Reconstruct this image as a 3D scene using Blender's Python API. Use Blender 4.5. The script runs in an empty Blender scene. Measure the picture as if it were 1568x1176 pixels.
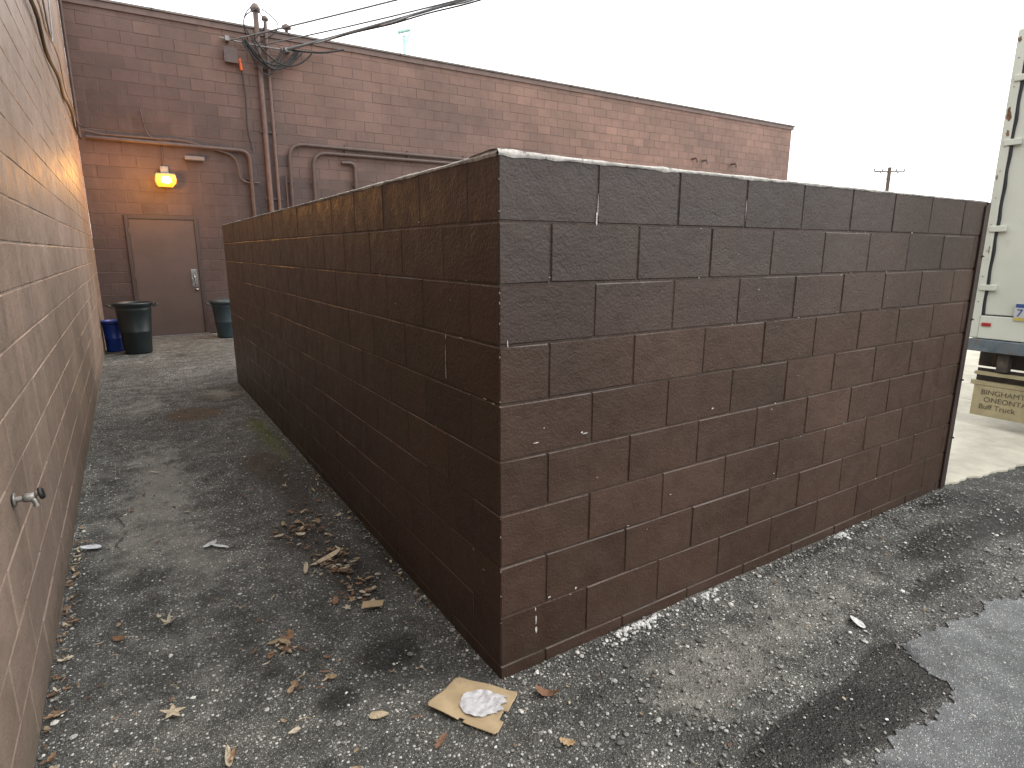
import bpy, math, random
import numpy as np
from mathutils import Vector, noise as mn
random.seed(7); rng=np.random.default_rng(7)
scene=bpy.context.scene
scene.view_settings.view_transform='Standard'
scene.view_settings.look='None'
scene.view_settings.exposure=0
scene.view_settings.gamma=1
ALB=.66   # overall surface reflectance trim (bright overcast sky)

# ---------------------------------------------------------------- helpers
def link(o,parent=None):
    scene.collection.objects.link(o)
    if parent is not None: o.parent=parent
    return o
def empty(name):
    e=bpy.data.objects.new(name,None); e.empty_display_size=.1
    return link(e)
def mesh_obj(name,verts,faces,mat,cols=None,parent=None,smooth=False):
    me=bpy.data.meshes.new(name); me.from_pydata([tuple(v) for v in verts],[],faces)
    me.update()
    if cols is not None:
        a=me.color_attributes.new("Col",'FLOAT_COLOR','POINT')
        arr=np.ones((len(verts),4),dtype=np.float32); arr[:,:3]=np.array(cols,dtype=np.float32)
        a.data.foreach_set("color",arr.ravel())
    if smooth: me.polygons.foreach_set("use_smooth",[True]*len(me.polygons))
    if mat: me.materials.append(mat)
    return link(bpy.data.objects.new(name,me),parent)
BOXF=[(0,3,2,1),(4,5,6,7),(0,1,5,4),(1,2,6,5),(2,3,7,6),(3,0,4,7)]
def boxv(x0,x1,y0,y1,z0,z1):
    return [(x0,y0,z0),(x1,y0,z0),(x1,y1,z0),(x0,y1,z0),(x0,y0,z1),(x1,y0,z1),(x1,y1,z1),(x0,y1,z1)]
def box(name,x0,x1,y0,y1,z0,z1,mat,parent=None,bev=0):
    o=mesh_obj(name,boxv(x0,x1,y0,y1,z0,z1),BOXF,mat,parent=parent)
    if bev:
        m=o.modifiers.new("b",'BEVEL'); m.width=bev; m.segments=2
    return o
def round_path(pts,r,n=6):
    pts=[Vector(p) for p in pts]; out=[pts[0]]
    for i in range(1,len(pts)-1):
        a,b,c=pts[i-1],pts[i],pts[i+1]
        rr=min(r,(a-b).length*.49,(c-b).length*.49)
        p0=b+(a-b).normalized()*rr; p2=b+(c-b).normalized()*rr
        for k in range(n+1):
            t=k/n; out.append(p0*(1-t)**2+b*2*t*(1-t)+p2*t*t)
    out.append(pts[-1]); return out
def tube(name,pts,rad,mat,parent=None,bend=0,res=4):
    if bend: pts=round_path(pts,bend)
    cu=bpy.data.curves.new(name,'CURVE'); cu.dimensions='3D'
    cu.bevel_depth=rad; cu.bevel_resolution=res; cu.use_fill_caps=True
    s=cu.splines.new('POLY'); s.points.add(len(pts)-1)
    for i,p in enumerate(pts): s.points[i].co=(p[0],p[1],p[2],1)
    s.use_smooth=True
    cu.materials.append(mat)
    return link(bpy.data.objects.new(name,cu),parent)
def sag(a,b,d,n=24,wob=0):
    a=Vector(a);b=Vector(b);out=[]
    for i in range(n+1):
        t=i/n; p=a.lerp(b,t); p.z-=d*4*t*(1-t)
        if wob: p+=Vector((math.sin(t*90),math.cos(t*90),math.sin(t*90+1)))*wob
        out.append(p)
    return out
def lathe(name,prof,mat,loc,parent=None,n=40,smooth=True):
    v=[];f=[]
    for r,z in prof:
        for i in range(n):
            a=2*math.pi*i/n; v.append((loc[0]+r*math.cos(a),loc[1]+r*math.sin(a),loc[2]+z))
    for k in range(len(prof)-1):
        for i in range(n):
            j=(i+1)%n; f.append((k*n+i,k*n+j,(k+1)*n+j,(k+1)*n+i))
    return mesh_obj(name,v,f,mat,parent=parent,smooth=smooth)

# ---------------------------------------------------------------- node helper
class G:
    def __init__(s,name):
        s.m=bpy.data.materials.new(name); s.m.use_nodes=True
        s.t=s.m.node_tree; s.n=s.t.nodes; s.l=s.t.links
        s.b=s.n['Principled BSDF']; s.out=s.n['Material Output']
        s.tc=s.n.new('ShaderNodeTexCoord').outputs['Object']
    def put(s,sock,v):
        if hasattr(v,'is_output'): s.l.new(v,sock)
        elif isinstance(v,(tuple,list)):
            v=tuple(v)
            try: sock.default_value=v if len(sock.default_value)==len(v) else v+(1,)
            except TypeError: sock.default_value=v[0]
        else: sock.default_value=v
    def math(s,op,a,b=0.5,clamp=False):
        n=s.n.new('ShaderNodeMath'); n.operation=op; n.use_clamp=clamp
        s.put(n.inputs[0],a); s.put(n.inputs[1],b); return n.outputs[0]
    def mul(s,a,b): return s.math('MULTIPLY',a,b)
    def add(s,*a):
        r=a[0]
        for q in a[1:]: r=s.math('ADD',r,q)
        return r
    def noise(s,scale,detail=3,rough=.55,vec=None,dist=0):
        n=s.n.new('ShaderNodeTexNoise'); s.put(n.inputs['Scale'],scale); n.inputs['Detail'].default_value=detail
        n.inputs['Roughness'].default_value=rough; n.inputs['Distortion'].default_value=dist
        s.l.new(vec or s.tc,n.inputs['Vector']); return n.outputs['Fac']
    def vor2(s,scale,vec=None):
        n=s.n.new('ShaderNodeTexVoronoi'); n.inputs['Scale'].default_value=scale
        s.l.new(vec or s.tc,n.inputs['Vector'])
        sp=s.n.new('ShaderNodeSeparateColor'); s.l.new(n.outputs['Color'],sp.inputs[0])
        return n.outputs['Distance'],sp.outputs[0],sp.outputs[1]
    def map(s,scale):
        n=s.n.new('ShaderNodeMapping'); n.inputs['Scale'].default_value=scale; s.l.new(s.tc,n.inputs['Vector']); return n.outputs[0]
    def ramp(s,fac,lo,hi,a=0.,b=1.):
        n=s.n.new('ShaderNodeMapRange'); n.interpolation_type='SMOOTHSTEP'
        s.put(n.inputs['Value'],fac); n.inputs['From Min'].default_value=lo; n.inputs['From Max'].default_value=hi
        n.inputs['To Min'].default_value=a; n.inputs['To Max'].default_value=b; return n.outputs[0]
    def mix(s,f,a,b,mode='MIX'):
        n=s.n.new('ShaderNodeMix'); n.data_type='RGBA'; n.blend_type=mode
        s.put(n.inputs[0],f); s.put(n.inputs[6],a); s.put(n.inputs[7],b); return n.outputs[2]
    def scale(s,col,f):
        n=s.n.new('ShaderNodeVectorMath'); n.operation='SCALE'
        s.put(n.inputs[0],col); s.put(n.inputs['Scale'],f); return n.outputs[0]
    def attr(s,name="Col"):
        n=s.n.new('ShaderNodeAttribute'); n.attribute_name=name
        sp=s.n.new('ShaderNodeSeparateColor'); s.l.new(n.outputs['Color'],sp.inputs[0])
        return n.outputs['Color'],sp.outputs[0],sp.outputs[1],sp.outputs[2]
    def xyz(s):
        n=s.n.new('ShaderNodeSeparateXYZ'); s.l.new(s.tc,n.inputs[0]); return n.outputs
    def bump(s,h,strength,dist):
        n=s.n.new('ShaderNodeBump'); s.put(n.inputs['Strength'],strength); n.inputs['Distance'].default_value=dist
        s.l.new(h,n.inputs['Height']); return n.outputs[0]
    def fin(s,col,rough,normal=None,metal=0,spec=.5,k=None):
        s.put(s.b.inputs['Base Color'],s.scale(col,ALB if k is None else k)); s.put(s.b.inputs['Roughness'],rough)
        s.put(s.b.inputs['Metallic'],metal); s.b.inputs['Specular IOR Level'].default_value=spec
        if normal: s.l.new(normal,s.b.inputs['Normal'])
        return s.m

def simple(name,col,rough=.6,metal=0,var=.25,sc=12,bump=.15,dirt=None,k=None):
    g=G(name); n=g.noise(sc,4); c=g.scale(col,g.ramp(n,.25,.75,1-var,1+var))
    if dirt: c=g.mix(g.ramp(g.noise(sc*.5,5,.7),.52,.7),c,dirt)
    return g.fin(c,rough,g.bump(g.noise(sc*8,2),bump,.003),metal,k=k)

def wall_mat(name,base,graded,mortar,rough,peel=1.,dust=(.30,.25,.2),mort_amt=.8,streak=.35,foot_col=(.1,.08,.07),foot_amt=.4,spec=.45):
    g=G(name); _,r,gg,b=g.attr(); X=g.xyz()
    c=g.mix(gg,base,graded)  # second tone carries faded paint plus painted-in sunlight and sky sheen
    big=g.noise(1.1,4,.6); mid=g.noise(10,4,.65); fine=g.noise(95,2,.5)
    c=g.scale(c,g.ramp(big,.28,.72,.80,1.18))
    c=g.scale(c,g.ramp(mid,.25,.75,.90,1.10))
    c=g.scale(c,r)
    st=g.noise(2.2,4,.65,vec=g.map((3.2,3.2,.25)))
    c=g.mix(g.ramp(st,.52,.80,0,streak),c,dust)
    sc=g.mul(g.ramp(big,.5,.6),g.ramp(g.noise(70,3,.7,vec=g.map((.5,.5,1.6))),.66,.74))
    c=g.mix(g.mul(sc,.40),c,dust)
    foot=g.math('ADD',g.ramp(X[2],0.0,.20,1,0),g.ramp(mid,.3,.7,-.6,.3),clamp=True)
    c=g.mix(g.mul(foot,foot_amt),c,foot_col)
    mf=g.mul(b,g.ramp(mid,.35,.65,mort_amt*.25,mort_amt))
    c=g.mix(mf,c,mortar)
    vd,_,vr=g.vor2(55)
    pits=g.mul(g.ramp(vd,.32,.05),g.ramp(vr,.72,.85))
    h=g.add(g.mul(fine,.0022*peel),g.mul(pits,-.0012*peel),g.mul(mid,.006))
    nrm=g.bump(h,1.0,1.0)
    c=g.scale(c,g.ramp(pits,0,1,1,.75))
    ro=g.ramp(mid,.3,.7,rough-.07,rough+.1)
    return g.fin(c,ro,nrm,spec=spec)

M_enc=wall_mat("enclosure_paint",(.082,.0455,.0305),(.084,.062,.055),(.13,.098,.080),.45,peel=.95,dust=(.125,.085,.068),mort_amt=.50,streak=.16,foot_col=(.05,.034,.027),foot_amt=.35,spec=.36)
M_left=wall_mat("left_wall_paint",(.32,.228,.170),(.42,.315,.262),(.40,.32,.27),.5,peel=1.,dust=(.52,.44,.37),mort_amt=.7,streak=.4,foot_col=(.20,.165,.125),foot_amt=.75)
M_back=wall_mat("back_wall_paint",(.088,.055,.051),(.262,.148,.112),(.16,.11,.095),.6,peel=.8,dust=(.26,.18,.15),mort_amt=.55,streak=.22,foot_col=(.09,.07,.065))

g=G("cap_concrete"); c=g.scale((.66,.64,.60),g.ramp(g.noise(14,5,.7),.25,.75,.55,1.2))
c=g.mix(g.ramp(g.noise(26,5,.75),.52,.66,0,.85),c,(.16,.115,.095))
M_cap=g.fin(c,.9,g.bump(g.noise(90,4,.7),.8,.005),k=.80)

# ground
g=G("asphalt_ground"); _,R,Gm,B=g.attr()
v1,rv,rw=g.vor2(74); v2,rv2,_=g.vor2(165)
nL=g.noise(.9,5,.6); nM=g.noise(6,6,.68); nF=g.noise(230,2,.7)
bind=g.scale((.105,.103,.094),g.ramp(nF,.3,.7,.45,1.55))
st1=g.mix(g.ramp(rv,.50,1.0),(.18,.178,.165),(.82,.81,.76))
st2=g.mix(g.ramp(rv2,.35,1.0),(.08,.078,.073),(.58,.57,.53))
c=g.mix(g.ramp(v2,.44,.30),bind,st2)
m1=g.mul(g.ramp(v1,.42,.32),g.ramp(g.add(rw,g.mul(nM,.6)),.68,.80))
c=g.mix(m1,c,st1)
c=g.scale(c,g.ramp(nL,.3,.7,.72,1.2)); c=g.scale(c,g.ramp(nM,.3,.7,.62,1.35))
dustf=g.mul(g.ramp(g.add(B,g.math('SUBTRACT',nM,.5)),.30,.85),.50)
c=g.mix(dustf,c,g.scale((.42,.405,.355),g.ramp(nF,.3,.7,.6,1.35)))
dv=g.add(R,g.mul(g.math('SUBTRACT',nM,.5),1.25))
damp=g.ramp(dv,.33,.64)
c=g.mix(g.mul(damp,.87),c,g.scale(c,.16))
mv=g.ramp(g.add(Gm,g.mul(g.math('SUBTRACT',g.noise(16,5,.7),.5),1.6)),.42,.80)
c=g.mix(g.mul(mv,.65),c,(.125,.145,.04))
cr=g.n.new('ShaderNodeTexVoronoi'); cr.feature='DISTANCE_TO_EDGE'; cr.inputs['Scale'].default_value=.6
wob=g.n.new('ShaderNodeVectorMath'); wob.operation='ADD'
nn=g.n.new('ShaderNodeTexNoise'); nn.inputs['Scale'].default_value=3; nn.inputs['Detail'].default_value=5; g.l.new(g.tc,nn.inputs['Vector'])
g.l.new(g.tc,wob.inputs[0]); g.l.new(g.scale(nn.outputs['Color'],.6),wob.inputs[1]); g.l.new(wob.outputs[0],cr.inputs['Vector'])
crf=g.mul(g.ramp(cr.outputs['Distance'],.008,.002),g.ramp(nL,.50,.57))
c=g.mix(g.mul(crf,.7),c,(.04,.036,.032))
h=g.add(g.mul(g.ramp(v1,.5,.1),.0040),g.mul(g.ramp(v2,.5,.1),.0020),g.mul(nM,.014),g.mul(nF,.0012),g.mul(crf,-.006))
M_ground=g.fin(c,g.ramp(damp,0,1,.92,.55),g.bump(h,1.,1.),spec=.3,k=.74)

g=G("asphalt_patch_mat"); v1,a1,_=g.vor2(130)
c=g.mix(g.ramp(v1,.45,.3),(.16,.166,.168),g.mix(g.ramp(a1,.3,1),(.19,.20,.20),(.58,.59,.59)))
nM=g.noise(5,6,.7); c=g.scale(c,g.ramp(nM,.3,.7,.72,1.3)); c=g.mix(g.ramp(g.noise(2.3,6,.7),.55,.68,0,.8),c,g.scale(c,.25))
h=g.add(g.mul(g.ramp(v1,.5,.1),.0032),g.mul(nM,.012),g.mul(g.noise(220,2),.0012))
M_patch=g.fin(c,.94,g.bump(h,1.,1.),spec=.2,k=.76)

g=G("concrete_pad_mat"); nM=g.noise(3,6,.65)
c=g.scale((.78,.73,.60),g.ramp(nM,.3,.7,.8,1.15)); c=g.mix(g.ramp(g.noise(1.2,6,.7),.55,.72,0,.4),c,(.40,.37,.30))
M_conc=g.fin(c,.9,g.bump(g.noise(150,3,.7),.4,.003))

def vcol_mat(name,rough=.8,bsc=80,k=None):
    g=G(name); col,_,_,_=g.attr()
    c=g.scale(col,g.ramp(g.noise(bsc,3),.25,.75,.75,1.25))
    return g.fin(c,rough,g.bump(g.noise(bsc*3,2),.3,.001),spec=.3,k=k)
M_leaf=vcol_mat("dry_leaf",k=.75); M_peb=vcol_mat("pebble",.9,200,k=.85); M_chip=vcol_mat("bare_chip",.9,150,k=.85)

M_cond=simple("painted_conduit",(.105,.066,.058),.5,var=.2,sc=9)
M_condl=simple("painted_conduit_light",(.17,.105,.088),.5,var=.2,sc=9)
M_black=simple("black_rubber",(.018,.018,.02),.55)
M_grey=simple("grey_metal",(.30,.30,.30),.45,.6)
M_wire=simple("washed_out_wire",(.16,.17,.18),.6)  # grey stands for bright sky washing out the wires
M_door=simple("door_paint",(.105,.070,.061),.5,var=.12,sc=3,bump=.05)
M_doorf=simple("door_frame_paint",(.066,.044,.039),.5,var=.1,sc=3,bump=.05)
M_silver=simple("brushed_metal",(.6,.6,.6),.3,1)
M_tap=simple("weathered_tap",(.42,.40,.37),.5,.7,var=.4,sc=60)
M_steel=simple("brown_steel",(.055,.036,.029),.5,var=.3,sc=8)
M_coping=simple("coping_metal",(.20,.17,.16),.5,var=.25,sc=3)
M_dark=simple("dark_soffit",(.05,.045,.045),.8)
M_white=simple("trailer_white",(.68,.70,.61),.45,var=.10,sc=1.6,bump=.05,dirt=(.47,.47,.38),k=.8)
M_rust=simple("rust",(.22,.12,.06),.8,var=.5,sc=30)
M_red=simple("red_marker",(.6,.06,.06),.4)
M_yel=simple("plate_yellow",(.75,.6,.15),.4,var=.05)
M_blue=simple("plate_blue",(.06,.12,.35),.4,var=.05)
M_plate=simple("plate_white",(.7,.72,.75),.4,var=.05)
M_bump=simple("bumper_paint",(.17,.21,.24),.5,var=.3,sc=10,dirt=(.2,.12,.07))
M_cream=simple("mudflap_cream",(.55,.47,.28),.6,var=.15,sc=9,bump=.1,dirt=(.36,.30,.19))
M_under=simple("undercarriage",(.07,.055,.045),.8,var=.4,sc=12,dirt=(.2,.15,.09))
M_ink=simple("faded_ink",(.17,.14,.09),.8,var=.5,sc=40)
M_binblk=simple("bin_plastic_dark",(.012,.021,.023),.4,var=.2,sc=5,bump=.05)
M_binblu=simple("bin_plastic_blue",(.012,.05,.30),.4,var=.2,sc=5,bump=.05)
M_bingry=simple("bin_plastic_slate",(.040,.068,.080),.45,var=.2,sc=5,bump=.05)
M_card=simple("cardboard",(.47,.355,.21),.85,var=.14,sc=20,bump=.2,dirt=(.35,.26,.16),k=.78)
M_paper=simple("paper",(.64,.64,.66),.4,var=.12,sc=60,bump=.5,k=.78)
M_print=simple("print_pink",(.52,.43,.45),.6,var=.25,sc=120,k=.78)
M_wood=simple("pole_wood",(.16,.12,.09),.9)
M_teal=simple("lamp_teal",(.45,.70,.63),.6,k=1)
M_orange=simple("orange_plastic",(.85,.16,.03),.4)
M_weed=vcol_mat("weed_green",.7,60)

# ---------------------------------------------------------------- block walls
CH=.2032; BL=.4064
def block_wall(name,origin,ud,nd,length,ztop,courses,phase,mat,parent,flush=False,gf=None,jit=.0012,var=.06,gap=.008,rec=.0045,bev=.0045,mb=.75):
    ux,uy=ud; nx,ny=nd
    flip=((uy)*nx+(-ux)*ny)<0
    V=[];F=[];C=[]
    def P(u,z,d): return (origin[0]+ux*u+nx*d, origin[1]+uy*u+ny*d, z)
    for k in range(courses):
        z1=ztop-k*CH; z0=z1-CH
        u=0; first=(k+phase)%2==1
        while u<length-.01:
            w=BL/2 if (first and u==0) else BL
            e=min(u+w,length)
            if length-e<.05: e=length
            a=u+(gap/2 if u>0 else 0); b=e-(gap/2 if e<length else 0)
            c0=z0+gap/2; c1=z1-(gap/2 if k>0 else 0)
            s=len(V); val=max(.7,random.gauss(1,var)); gg=gf(u,z0) if gf else 0
            fl=flush and u==0
            for (uu,zz) in ((a,c0),(b,c0),(b,c1),(a,c1)):
                V.append(P(uu,zz,-rec)); C.append((val,gg,mb*random.uniform(.4,1.2)))
            aa=a+(bev if not fl else 0.0)
            d0=random.uniform(-jit,jit)
            for (uu,zz) in ((aa,c0+bev),(b-bev,c0+bev),(b-bev,c1-bev),(aa,c1-bev)):
                V.append(P(uu+random.uniform(-.0014,.0014)*(0 if fl else 1),zz+random.uniform(-.002,.002),d0+random.uniform(-.0007,.0007))); C.append((val,gg,0))
            q=[(s+4,s+5,s+6,s+7),(s,s+1,s+5,s+4),(s+1,s+2,s+6,s+5),(s+2,s+3,s+7,s+6)]
            if not fl: q.append((s+3,s,s+4,s+7))
            if flip: q=[t[::-1] for t in q]
            F+=q; u=e
    return mesh_obj(name,V,F,mat,C,parent)
def core(name,x0,x1,y0,y1,z0,z1,mat,parent,mb=1):
    v=boxv(x0,x1,y0,y1,z0,z1)
    return mesh_obj(name,v,BOXF,mat,[(.9,.1,mb)]*8,parent)

CX,CY,EX,EY,ZT=1.026,1.694,4.57,8.0,1.883
enc=empty("block_enclosure_wall")
def gf_sheen(u,z): return min(1,max(0,(z-1.05)/.55))*(.95 if u<2.2 else .6)  # sky sheen on the upper front courses, painted into the colour
block_wall("front_blocks",(CX,CY),(1,0),(0,-1),EX-CX,ZT,10,0,M_enc,enc,gf=gf_sheen,gap=.007,rec=.0055,bev=.004,mb=.5,var=.07)
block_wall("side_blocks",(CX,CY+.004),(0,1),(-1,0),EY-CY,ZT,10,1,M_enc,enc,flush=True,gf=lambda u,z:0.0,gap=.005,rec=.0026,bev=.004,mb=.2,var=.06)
r=.003
core("front_core",CX+r,EX,CY+.0048,CY+.19,-.2,ZT-.002,M_enc,enc,.5)
core("side_core",CX+.0024,CX+.19,CY+.1905,EY,-.2,ZT-.002,M_enc,enc,.35)
core("rear_core",CX+.192,EX,EY-.19,EY-.003,-.2,ZT-.002,M_enc,enc)
def ragged_cap(name,path,nd,parent):
    V=[];F=[]; (x0,y0),(x1,y1)=path; L=math.hypot(x1-x0,y1-y0); n=int(L/.02)
    for i in range(n+1):
        t=i/n; x=x0+(x1-x0)*t; y=y0+(y1-y0)*t
        n1=mn.noise(Vector((x*6,y*6,1)))*.5+mn.noise(Vector((x*28,y*28,3)))*.35
        near=math.exp(-((x-CX)**2+(y-CY)**2)/.03)
        graded=max(.55,1-.18*math.hypot(x-CX,y-CY))
        h=(.014+.009*n1)*graded+.006*near; lo=.003+.014*max(0,n1+.05)*graded
        d=.002+.004*mn.noise(Vector((x*15,y*15,7)))
        V+=[(x+nd[0]*(.001),y+nd[1]*.001,ZT-lo),(x+nd[0]*(d+.004),y+nd[1]*(d+.004),ZT+.002),(x+nd[0]*(d-.006),y+nd[1]*(d-.006),ZT+h*.8),
            (x-nd[0]*.045,y-nd[1]*.045,ZT+h*.95),(x-nd[0]*.195,y-nd[1]*.195,ZT+h*.6)]
    for i in range(n):
        for k in range(4):
            a=i*5+k; F.append((a,a+5,a+6,a+1))
    return mesh_obj(name,V,F,M_cap,parent=parent,smooth=True)
ragged_cap("cap_front",((CX-.003,CY),(EX,CY)),(0,-1),enc)
ragged_cap("cap_side",((CX,CY+.006),(CX,EY)),(-1,0),enc)
box("cap_rear",CX+.2,EX,EY-.2,EY,ZT,ZT+.012,M_cap,enc)
def chips(name,items,parent):
    V=[];F=[];C=[]
    for face,u,z,w,h in items:
        n=10; s=len(V)
        for i in range(n):
            a=2*math.pi*i/n; rr=random.uniform(.55,1.1)
            uu=u+math.cos(a)*w/2*rr; zz=z+math.sin(a)*h/2*rr
            V.append((CX+uu,CY-.0024,zz) if face=='f' else (CX-.0024,CY+uu,zz)); C.append((.60,.57,.55))
        F.append(tuple(range(s,s+n)))
    return mesh_obj(name,V,F,M_chip,C,parent)
it=[('f',.376,.912,.03,.006),('f',.36,.918,.012,.009),('f',.15,.913,.028,.006),('f',1.098,.907,.02,.008),('f',.158,.20,.007,.05),('f',.158,.155,.010,.03),
    ('f',.155,.245,.005,.02),('f',.35,.27,.012,.012),('f',.22,.274,.02,.008),('f',.4064,1.74,.004,.10),('f',.402,1.70,.007,.06),('f',1.219,1.76,.003,.11),
    ('f',.62,.47,.014,.004),('f',1.6,.5,.015,.005),('f',.03,1.28,.004,.03),('f',2.0,1.47,.012,.004),('f',1.35,1.42,.02,.003),
    ('s',.4064,1.20,.005,.12),('s',.4064,1.12,.006,.09),('s',.403,1.262,.006,.03),('s',.04,1.07,.02,.006),('s',.10,1.075,.03,.004),
    ('s',.2,.45,.012,.008),('s',.62,1.70,.02,.004),('s',.27,1.272,.05,.003),('s',1.1,1.477,.03,.003),('s',.12,.4,.02,.004)]
for i in range(60):
    f=random.choice('fffs'); it.append((f,random.uniform(.05,3.3),random.choice([.257+CH*k for k in range(8)])+random.uniform(-.006,.006) if random.random()<.7 else random.uniform(.2,1.8),random.uniform(.003,.014),random.uniform(.002,.005)))
chips("bare_chips",it,enc)
V=[];F=[];C=[]
for z in np.arange(.15,1.85,.05):
    if random.random()<.45:
        h=random.uniform(.003,.010); s=len(V); z+=random.uniform(-.02,.02); w=random.uniform(.003,.006)
        V+=[(CX-.001,CY+w,z),(CX-.0012,CY-.0012,z-h*.5),(CX+w,CY-.001,z),(CX-.0012,CY-.0012,z+h)]; F+=[(s,s+1,s+3),(s+1,s+2,s+3)]; C+=[(.24,.20,.18)]*4
mesh_obj("corner_nicks",V,F,M_chip,C,enc)

gate=empty("steel_gate")
box("end_post",EX+.004,EX+.045,CY-.008,CY+.06,-.02,ZT+.0,M_steel,gate,.004)
box("end_flange",EX-.03,EX+.003,CY-.012,CY-.004,.0,ZT-.02,M_steel,gate)
for z in (.35,.75,1.15,1.55): lathe("bolt",[(0,.0),(.010,.0),(.010,.008),(0,.012)],M_steel,(EX+.03,CY-.012,z),gate,8)
for z in (.3,1.5): box("hinge",EX+.047,EX+.075,CY+.02,CY+.09,z,z+.1,M_steel,gate,.003)
for j in range(2):
    y0=CY+.10+j*3.08; y1=y0+3.02
    box("leaf_rail_top",EX+.055,EX+.10,y0,y1,1.75,1.80,M_steel,gate); box("leaf_rail_bot",EX+.055,EX+.10,y0,y1,.12,.17,M_steel,gate)
    box("leaf_stile",EX+.055,EX+.10,y0,y0+.05,.172,1.748,M_steel,gate); box("leaf_stile",EX+.055,EX+.10,y1-.05,y1,.172,1.748,M_steel,gate)
    V=[];F=[]; yy=np.linspace(y0+.052,y1-.052,60)
    for i,y in enumerate(yy):
        x=EX+.078+(.012 if (i//2)%2 else -.006); V+=[(x,y,.172),(x,y,1.748)]
    for i in range(59): F.append((2*i,2*i+2,2*i+3,2*i+1))
    mesh_obj("leaf_sheet",V,F,M_steel,parent=gate)

# ---------------------------------------------------------------- buildings
WX=-.42; WY=13.2; BZ=28*CH
bl=empty("block_building")
def gl(u,z):
    n=mn.noise(Vector((u*.25,z*.5,4)))
    return min(1,max(0,.30+.8*n+(z-1)*.20))
block_wall("alley_wall_blocks",(WX,-3.2),(0,1),(1,0),WY+3.2,BZ,29,0,M_left,bl,gf=gl,var=.045,jit=.0015,gap=.007,rec=.0035,mb=.7)
core("alley_wall_core",-14,WX-.003,-3.2,WY,-.2,BZ-.01,M_left,bl)
box("roof_coping",-14,WX+.05,-3.25,WY,BZ,BZ+.07,M_coping,bl)
bb=empty("block_building.001")
def gb_sun_fade(u,z):
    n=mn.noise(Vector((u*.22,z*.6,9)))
    base=min(1,max(0,(u-1)/8))*.75+max(0,(z-3.4)/2.3)*.38  # sunnier upper right and shaded lower left painted in, along with paint fading
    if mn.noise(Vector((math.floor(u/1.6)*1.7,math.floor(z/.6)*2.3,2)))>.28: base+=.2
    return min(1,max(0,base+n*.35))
block_wall("rear_wall_blocks",(WX,WY),(1,0),(0,-1),20.0,BZ,29,0,M_back,bb,gf=gb_sun_fade,var=.07,jit=.002,gap=.008,rec=.0035,mb=.45)
core("building_core",WX,WX+20.0,WY+.0035,WY+15,-.2,BZ-.01,M_back,bb,.6)
box("coping_fascia",WX,WX+20.06,WY-.03,WY+.3,BZ-.10,BZ-.005,M_condl,bb)
box("coping_top",WX,WX+20.10,WY-.06,WY+.32,BZ,BZ+.035,M_coping,bb,.004)
for i in range(9):
    x=.9+i*2.3; box("coping_joint",x,x+.03,WY-.0625,WY-.03,BZ-.01,BZ+.037,M_dark,bb)

door=empty("steel_door")
dx0,dx1,dz=.09,1.27,2.235
box("jamb_left",dx0,dx0+.06,WY-.03,WY,0,dz,M_doorf,door,.003)
box("jamb_right",dx1-.06,dx1,WY-.03,WY,0,dz,M_doorf,door,.003)
box("head",dx0+.0605,dx1-.0605,WY-.03,WY,dz-.07,dz,M_doorf,door,.003)
box("leaf",dx0+.066,dx1-.066,WY-.016,WY-.0055,.02,dz-.078,M_door,door)
box("reveal",dx0+.0605,dx1-.0605,WY-.0052,WY-.0045,.0,dz-.0705,M_dark,door)
box("threshold",dx0,dx1,WY-.12,WY-.031,0,.02,M_grey,door)
box("lock_plate",dx1-.20,dx1-.10,WY-.024,WY-.0165,.92,1.25,M_silver,door,.003)
tube("pull_handle",[(dx1-.15,WY-.024,.95),(dx1-.15,WY-.07,.97),(dx1-.15,WY-.07,1.12),(dx1-.15,WY-.024,1.14)],.011,M_silver,door,.02)
lathe("deadbolt",[(0,0),(.03,0),(.03,.02),(0,.022)],M_silver,(dx1-.13,WY-.03,.86),door,16)
for z in (.3,1.1,1.9): box("hinge",dx0+.045,dx0+.075,WY-.038,WY-.031,z,z+.1,M_door,door)

# lit wall lamp
lamp=empty("wall_lamp"); lx,lz=.816,2.86
box("mount_box",lx-.07,lx+.07,WY-.09,WY-.002,lz+.10,lz+.24,M_grey,lamp,.01)
box("hood",lx-.15,lx+.15,WY-.30,WY-.002,lz+.075,lz+.10,M_grey,lamp,.01)
g=G("bulb_glow"); g.b.inputs['Emission Color'].default_value=(1,.75,.22,1); g.b.inputs['Emission Strength'].default_value=22; g.b.inputs['Base Color'].default_value=(1,.8,.4,1); M_glow=g.m
g=G("lens_glow"); g.b.inputs['Emission Color'].default_value=(1,.34,.02,1); g.b.inputs['Emission Strength'].default_value=2.6; g.b.inputs['Base Color'].default_value=(.7,.35,.08,1); M_glow2=g.m
V=[];F=[]
nn_=9
for k,(hw,dy,z) in enumerate(((.150,.285,.074),(.160,.30,.0),(.150,.29,-.07),(.115,.24,-.115))):
    for i in range(nn_):
        t=i/(nn_-1); V.append((lx-hw+2*hw*t,WY-dy-(.008 if i%2 else 0)-(.03*math.sin(math.pi*t)),lz+z))
    V.append((lx+hw,WY-.004,lz+z)); V.append((lx-hw,WY-.004,lz+z))
m_=nn_+2
for k in range(3):
    for i in range(m_):
        j=(i+1)%m_; F.append((k*m_+i,k*m_+j,(k+1)*m_+j,(k+1)*m_+i))
F.append(tuple(range(3*m_,4*m_)))
mesh_obj("lens",V,F,M_glow2,parent=lamp)
lathe("bulb",[(0,-.06),(.055,-.05),(.08,-.02),(.08,.02),(.055,.05),(0,.06)],M_glow,(lx,WY-.30,lz-.02),lamp,20)
for i in range(5):
    x=lx-.16+.08*i; tube("guard",[(x,WY-.30,lz+.075),(x,WY-.39,lz-.02),(x,WY-.29,lz-.125)],.004,M_grey,lamp)
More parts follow.
